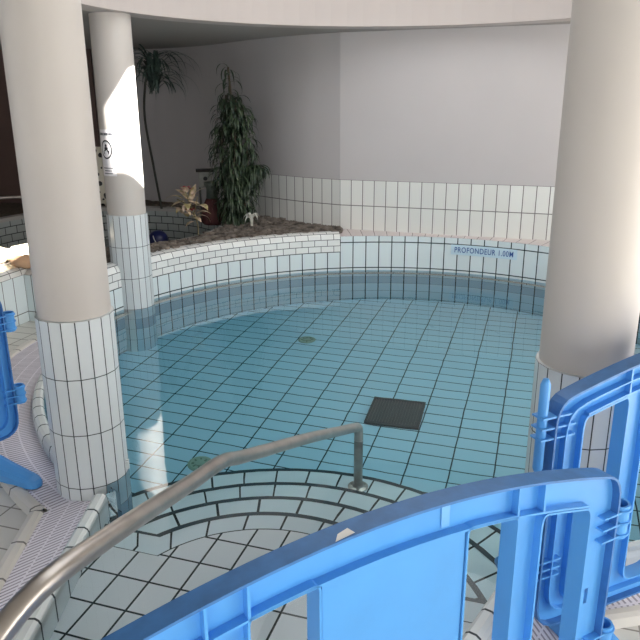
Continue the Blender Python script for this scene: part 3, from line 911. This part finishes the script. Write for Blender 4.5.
# pale variegated plant with red flower
pv = empty('croton_plant', (-1.16, 6.62, 0.43), 0, 'small cream and pink leaved plant with a red bloom at the stone bed edge', 'plant')
mb = MB(); mb.tube(bezier_pts([(0, 0, 0), (.0, .01, .12), (-.05, 0, .28), (-.1, 0, .45)], 5), .006, 6)
mb.tube(bezier_pts([(-.03, 0, .2), (.0, -.02, .3), (.02, -.03, .38)], 5), .005, 6); mb.tube(bezier_pts([(-.05, 0, .28), (-.12, -.01, .33), (-.18, 0, .36)], 5), .005, 6)
mb.build('stem', mat('croton_stem', (120, 110, 80), 0.7), pv)
mb = MB()
for p, az, l, w, ri, dr_ in [((-.12, 0, .36), 3.1, .20, .035, .5, 1.4), ((-.1, 0, .34), 3.5, .16, .04, -.1, .6), ((-.08, 0, .36), 2.6, .2, .03, .9, 1.2), ((-.05, 0, .3), 4.2, .14, .035, .2, 1.4),
                            ((0, 0, .22), .2, .15, .035, .5, 1.4), ((.02, -.02, .3), -.5, .13, .04, .3, 1.5), ((-.08, 0, .3), 4.9, .16, .03, .6, 2.0), ((-.04, 0, .36), 1.2, .16, .03, 1.2, .6),
                            ((-.02, 0, .14), 3.6, .12, .03, .2, 1.6), ((-.09, 0, .42), 4.6, .14, .03, 1.0, 1.3)]:
    leaf(mb, p, az, l, w * 1.25, ri, dr_, 6, .15)
rnd = random.Random(8)
for k in range(14): leaf(mb, (rnd.uniform(-.13, .02), rnd.uniform(-.02, .02), rnd.uniform(.16, .40)), rnd.uniform(0, 2 * PI), rnd.uniform(.1, .17), rnd.uniform(.028, .042), rnd.uniform(.1, 1.0), rnd.uniform(1.0, 2.0), 6, .15)
mb.build('foliage', leaf_mat('cream_leaf', (150, 140, 96), (232, 206, 186)), pv)
mb = MB()
m_bloom = mat('red_bloom', (150, 50, 52), 0.6)
for k in range(9): leaf(mb, (-.09, 0, .44), k * .7, .075, .02, .5 + .3 * (k % 2), .8, 4, .3)
mb.build('bloom', m_bloom, pv); mb = MB()
for k in range(5): leaf(mb, (-.06, -.03, .26), k * 1.3, .07, .022, .3, .8, 4, .3)
mb.build('bloom', m_bloom, pv)

# tall palm-like plant beside the far left column
ph = empty('slender_palm', (-1.90, 8.45, 0.43), 0, 'tall slender dark palm with drooping fronds beside the far left column', 'plant')
mb = MB(); tr = bezier_pts([(0, 0, 0), (-.06, 0, .5), (-.12, 0, 1.1), (-.05, 0, 1.55), (.05, 0, 1.64)], 8); mb.tube(tr, .014, 8); mb.build('trunk', mat('palm_trunk', (66, 66, 60), .85), ph)
mb = MB(); rnd = random.Random(5)
for k in range(80):
    leaf(mb, Vector((-.04, 0, 1.30)) + Vector((.12 * rnd.random(), 0, .32 * rnd.random())), rnd.uniform(0, 2 * PI), rnd.uniform(.4, .8), .014, rnd.uniform(1.1, 1.4), rnd.uniform(2.9, 3.05), 10)
mb.build('frond', leaf_mat('palm_leaf', (54, 72, 66), (82, 100, 92)), ph)

# white shell-like bloom, red jar, small framed box at the plant
sh = MB()
for k in range(8): leaf(sh, (0, 0, 0.0), k * .8, .24, .035, 1.5 - .1 * (k % 3), 2.4, 7, .5)
o = sh.build('white_ornament', mat('shell_white', (214, 214, 206), .5)); o.location = (-0.68, 7.0, .45); o.scale = (.5, .5, 1.2)
tag(o, 'white curled ornament lying at the right foot of the tall plant', 'ornament')
jar = empty('clay_jar', (-1.12, 7.35, .43), 0, 'dark red clay jar standing behind the left foot of the tall plant', 'jar')
mb = MB(); mb.lathe([(.10, 0), (.125, .03), (.115, .12), (.085, .22), (.06, .27)], seg=24); mb.build('body', mat('red_clay', (66, 28, 27), .8, var=.1), jar, smooth=True)
mb = MB(); mb.lathe([(.06, .265), (.055, .36), (.075, .42), (.07, .44), (.05, .44)], seg=24); mb.build('neck', mat('grey_glaze', (74, 82, 74), .5), jar, smooth=True)
bx = empty('box_ornament', (-1.22, 7.6, .43), rad(10), 'small grey box-shaped ornament standing left of the tall plant', 'ornament')
mb = MB(); mb.box(-.07, .07, -.05, .05, .36, .52); mb.build('body', mat('grey_wood', (150, 150, 142), .8, var=.15, scale=20), bx)
mb = MB(); mb.box(-.095, .095, -.075, .07, .52, .545); mb.build('roof', mat('dark_wood', (50, 46, 42), .8), bx)
mb = MB(); mb.tube([(-.06, 0, 0), (-.06, 0, .37)], .012, 8); mb.tube([(.06, 0, 0), (.06, 0, .37)], .012, 8); mb.build('post', mat('post_wood', (92, 92, 86), .8), bx)
mb = MB(); mb.tube([(0, -.054, .45), (0, -.045, .45)], .022, 14); mb.build('entrance_hole', m_black, bx)

# blue ball with white cord in the basin
bl = empty('blue_ball', (-1.72, 7.38, 0.06), 0, 'dark blue ball with a white stripe in the rear basin beside the far left column', 'ball')
mb = MB(); mb.blob((0, 0, .19), .11, .11, .19 if False else .11, 24, 14); mb.v = [(x, y, z + .0) for x, y, z in mb.v]; mb.build('body', mat('navy_plastic', (26, 34, 84), .35), bl, smooth=True)
mb = MB(); mb.tube(bezier_pts([(-.03, -.095, .26), (-.015, -.112, .22), (.01, -.116, .18), (.045, -.105, .15)], 6), .005, 6); mb.build('stripe', m_white, bl)
mb = MB(); mb.tube([(0, 0, 0), (0, 0, .1)], .05, 12); mb.build('base', mat('navy_base', (24, 30, 60), .5), bl)

# pale stones at the left picture edge
pale = mat('pale_stone', (236, 224, 196), .7, var=.1, scale=8, bump=.2); tan = mat('tan_stone', (186, 150, 118), .8, var=.15, scale=8, bump=.2)
lbs = [((-2.46, 5.55), .11, pale, 'cream boulder nearest the left picture edge on the planter'), ((-2.38, 5.72), .08, pale, 'small cream boulder in the middle of the planter row'),
       ((-2.28, 5.60), .12, pale, 'largest cream boulder touching the near left column outline'), ((-2.22, 5.42), .08, tan, 'tan brown boulder in front of the largest cream one'),
       ((-2.58, 5.32), .09, pale, 'low cream boulder on the front edge of the left planter')]
for i, (p, s, m_, lb) in enumerate(lbs):
    mb = MB(); mb.blob((0, 0, s * .5), s * 1.15, s, s * .6, 14, 9, i + 20, .5)
    o = mb.build('boulder', m_, smooth=True); o.location = (p[0] - .08, p[1] - .10, .45); tag(o, lb, 'stone', 'pale boulders on the left planter')

# spotted vase seen between the two left columns
vs = MB(); vs.lathe([(.05, 0), (.09, .08), (.10, .25), (.07, .42), (.035, .52), (.045, .58)], seg=24)
def spot_mat():
    m, N, L, P = new_mat('spotted_glaze')
    tc = N.new('ShaderNodeTexCoord'); v = N.new('ShaderNodeTexVoronoi'); v.inputs['Scale'].default_value = 16
    r = N.new('ShaderNodeValToRGB'); r.color_ramp.interpolation = 'CONSTANT'
    r.color_ramp.elements[0].color = lin((30, 28, 26)); r.color_ramp.elements[1].color = lin((220, 214, 196)); r.color_ramp.elements[1].position = .38
    L.new(tc.outputs['Object'], v.inputs['Vector']); L.new(v.outputs['Distance'], r.inputs[0]); L.new(r.outputs[0], P.inputs['Base Color'])
    return m
o = vs.build('spotted_vase', spot_mat(), smooth=True); o.location = (-2.68, 8.7, .42); o.scale = (1.25, 1.25, 1.25)
tag(o, 'black and cream spotted vase seen between the two left columns', 'vase')

# thin rail at the far left basin
hr2 = MB(); hr2.tube(bezier_pts([(-3.55, 6.2, .8), (-3.2, 6.6, .80), (-2.75, 7.1, .76), (-2.5, 7.4, .7)], 6), .014, 10)
hr2.tube([(-2.52, 7.38, .7), (-2.52, 7.38, .06)], .014, 10)
o = hr2.build('basin_handrail', m_steel, smooth=True); tag(o, 'thin steel rail over the rear basin at the far left', 'handrail')
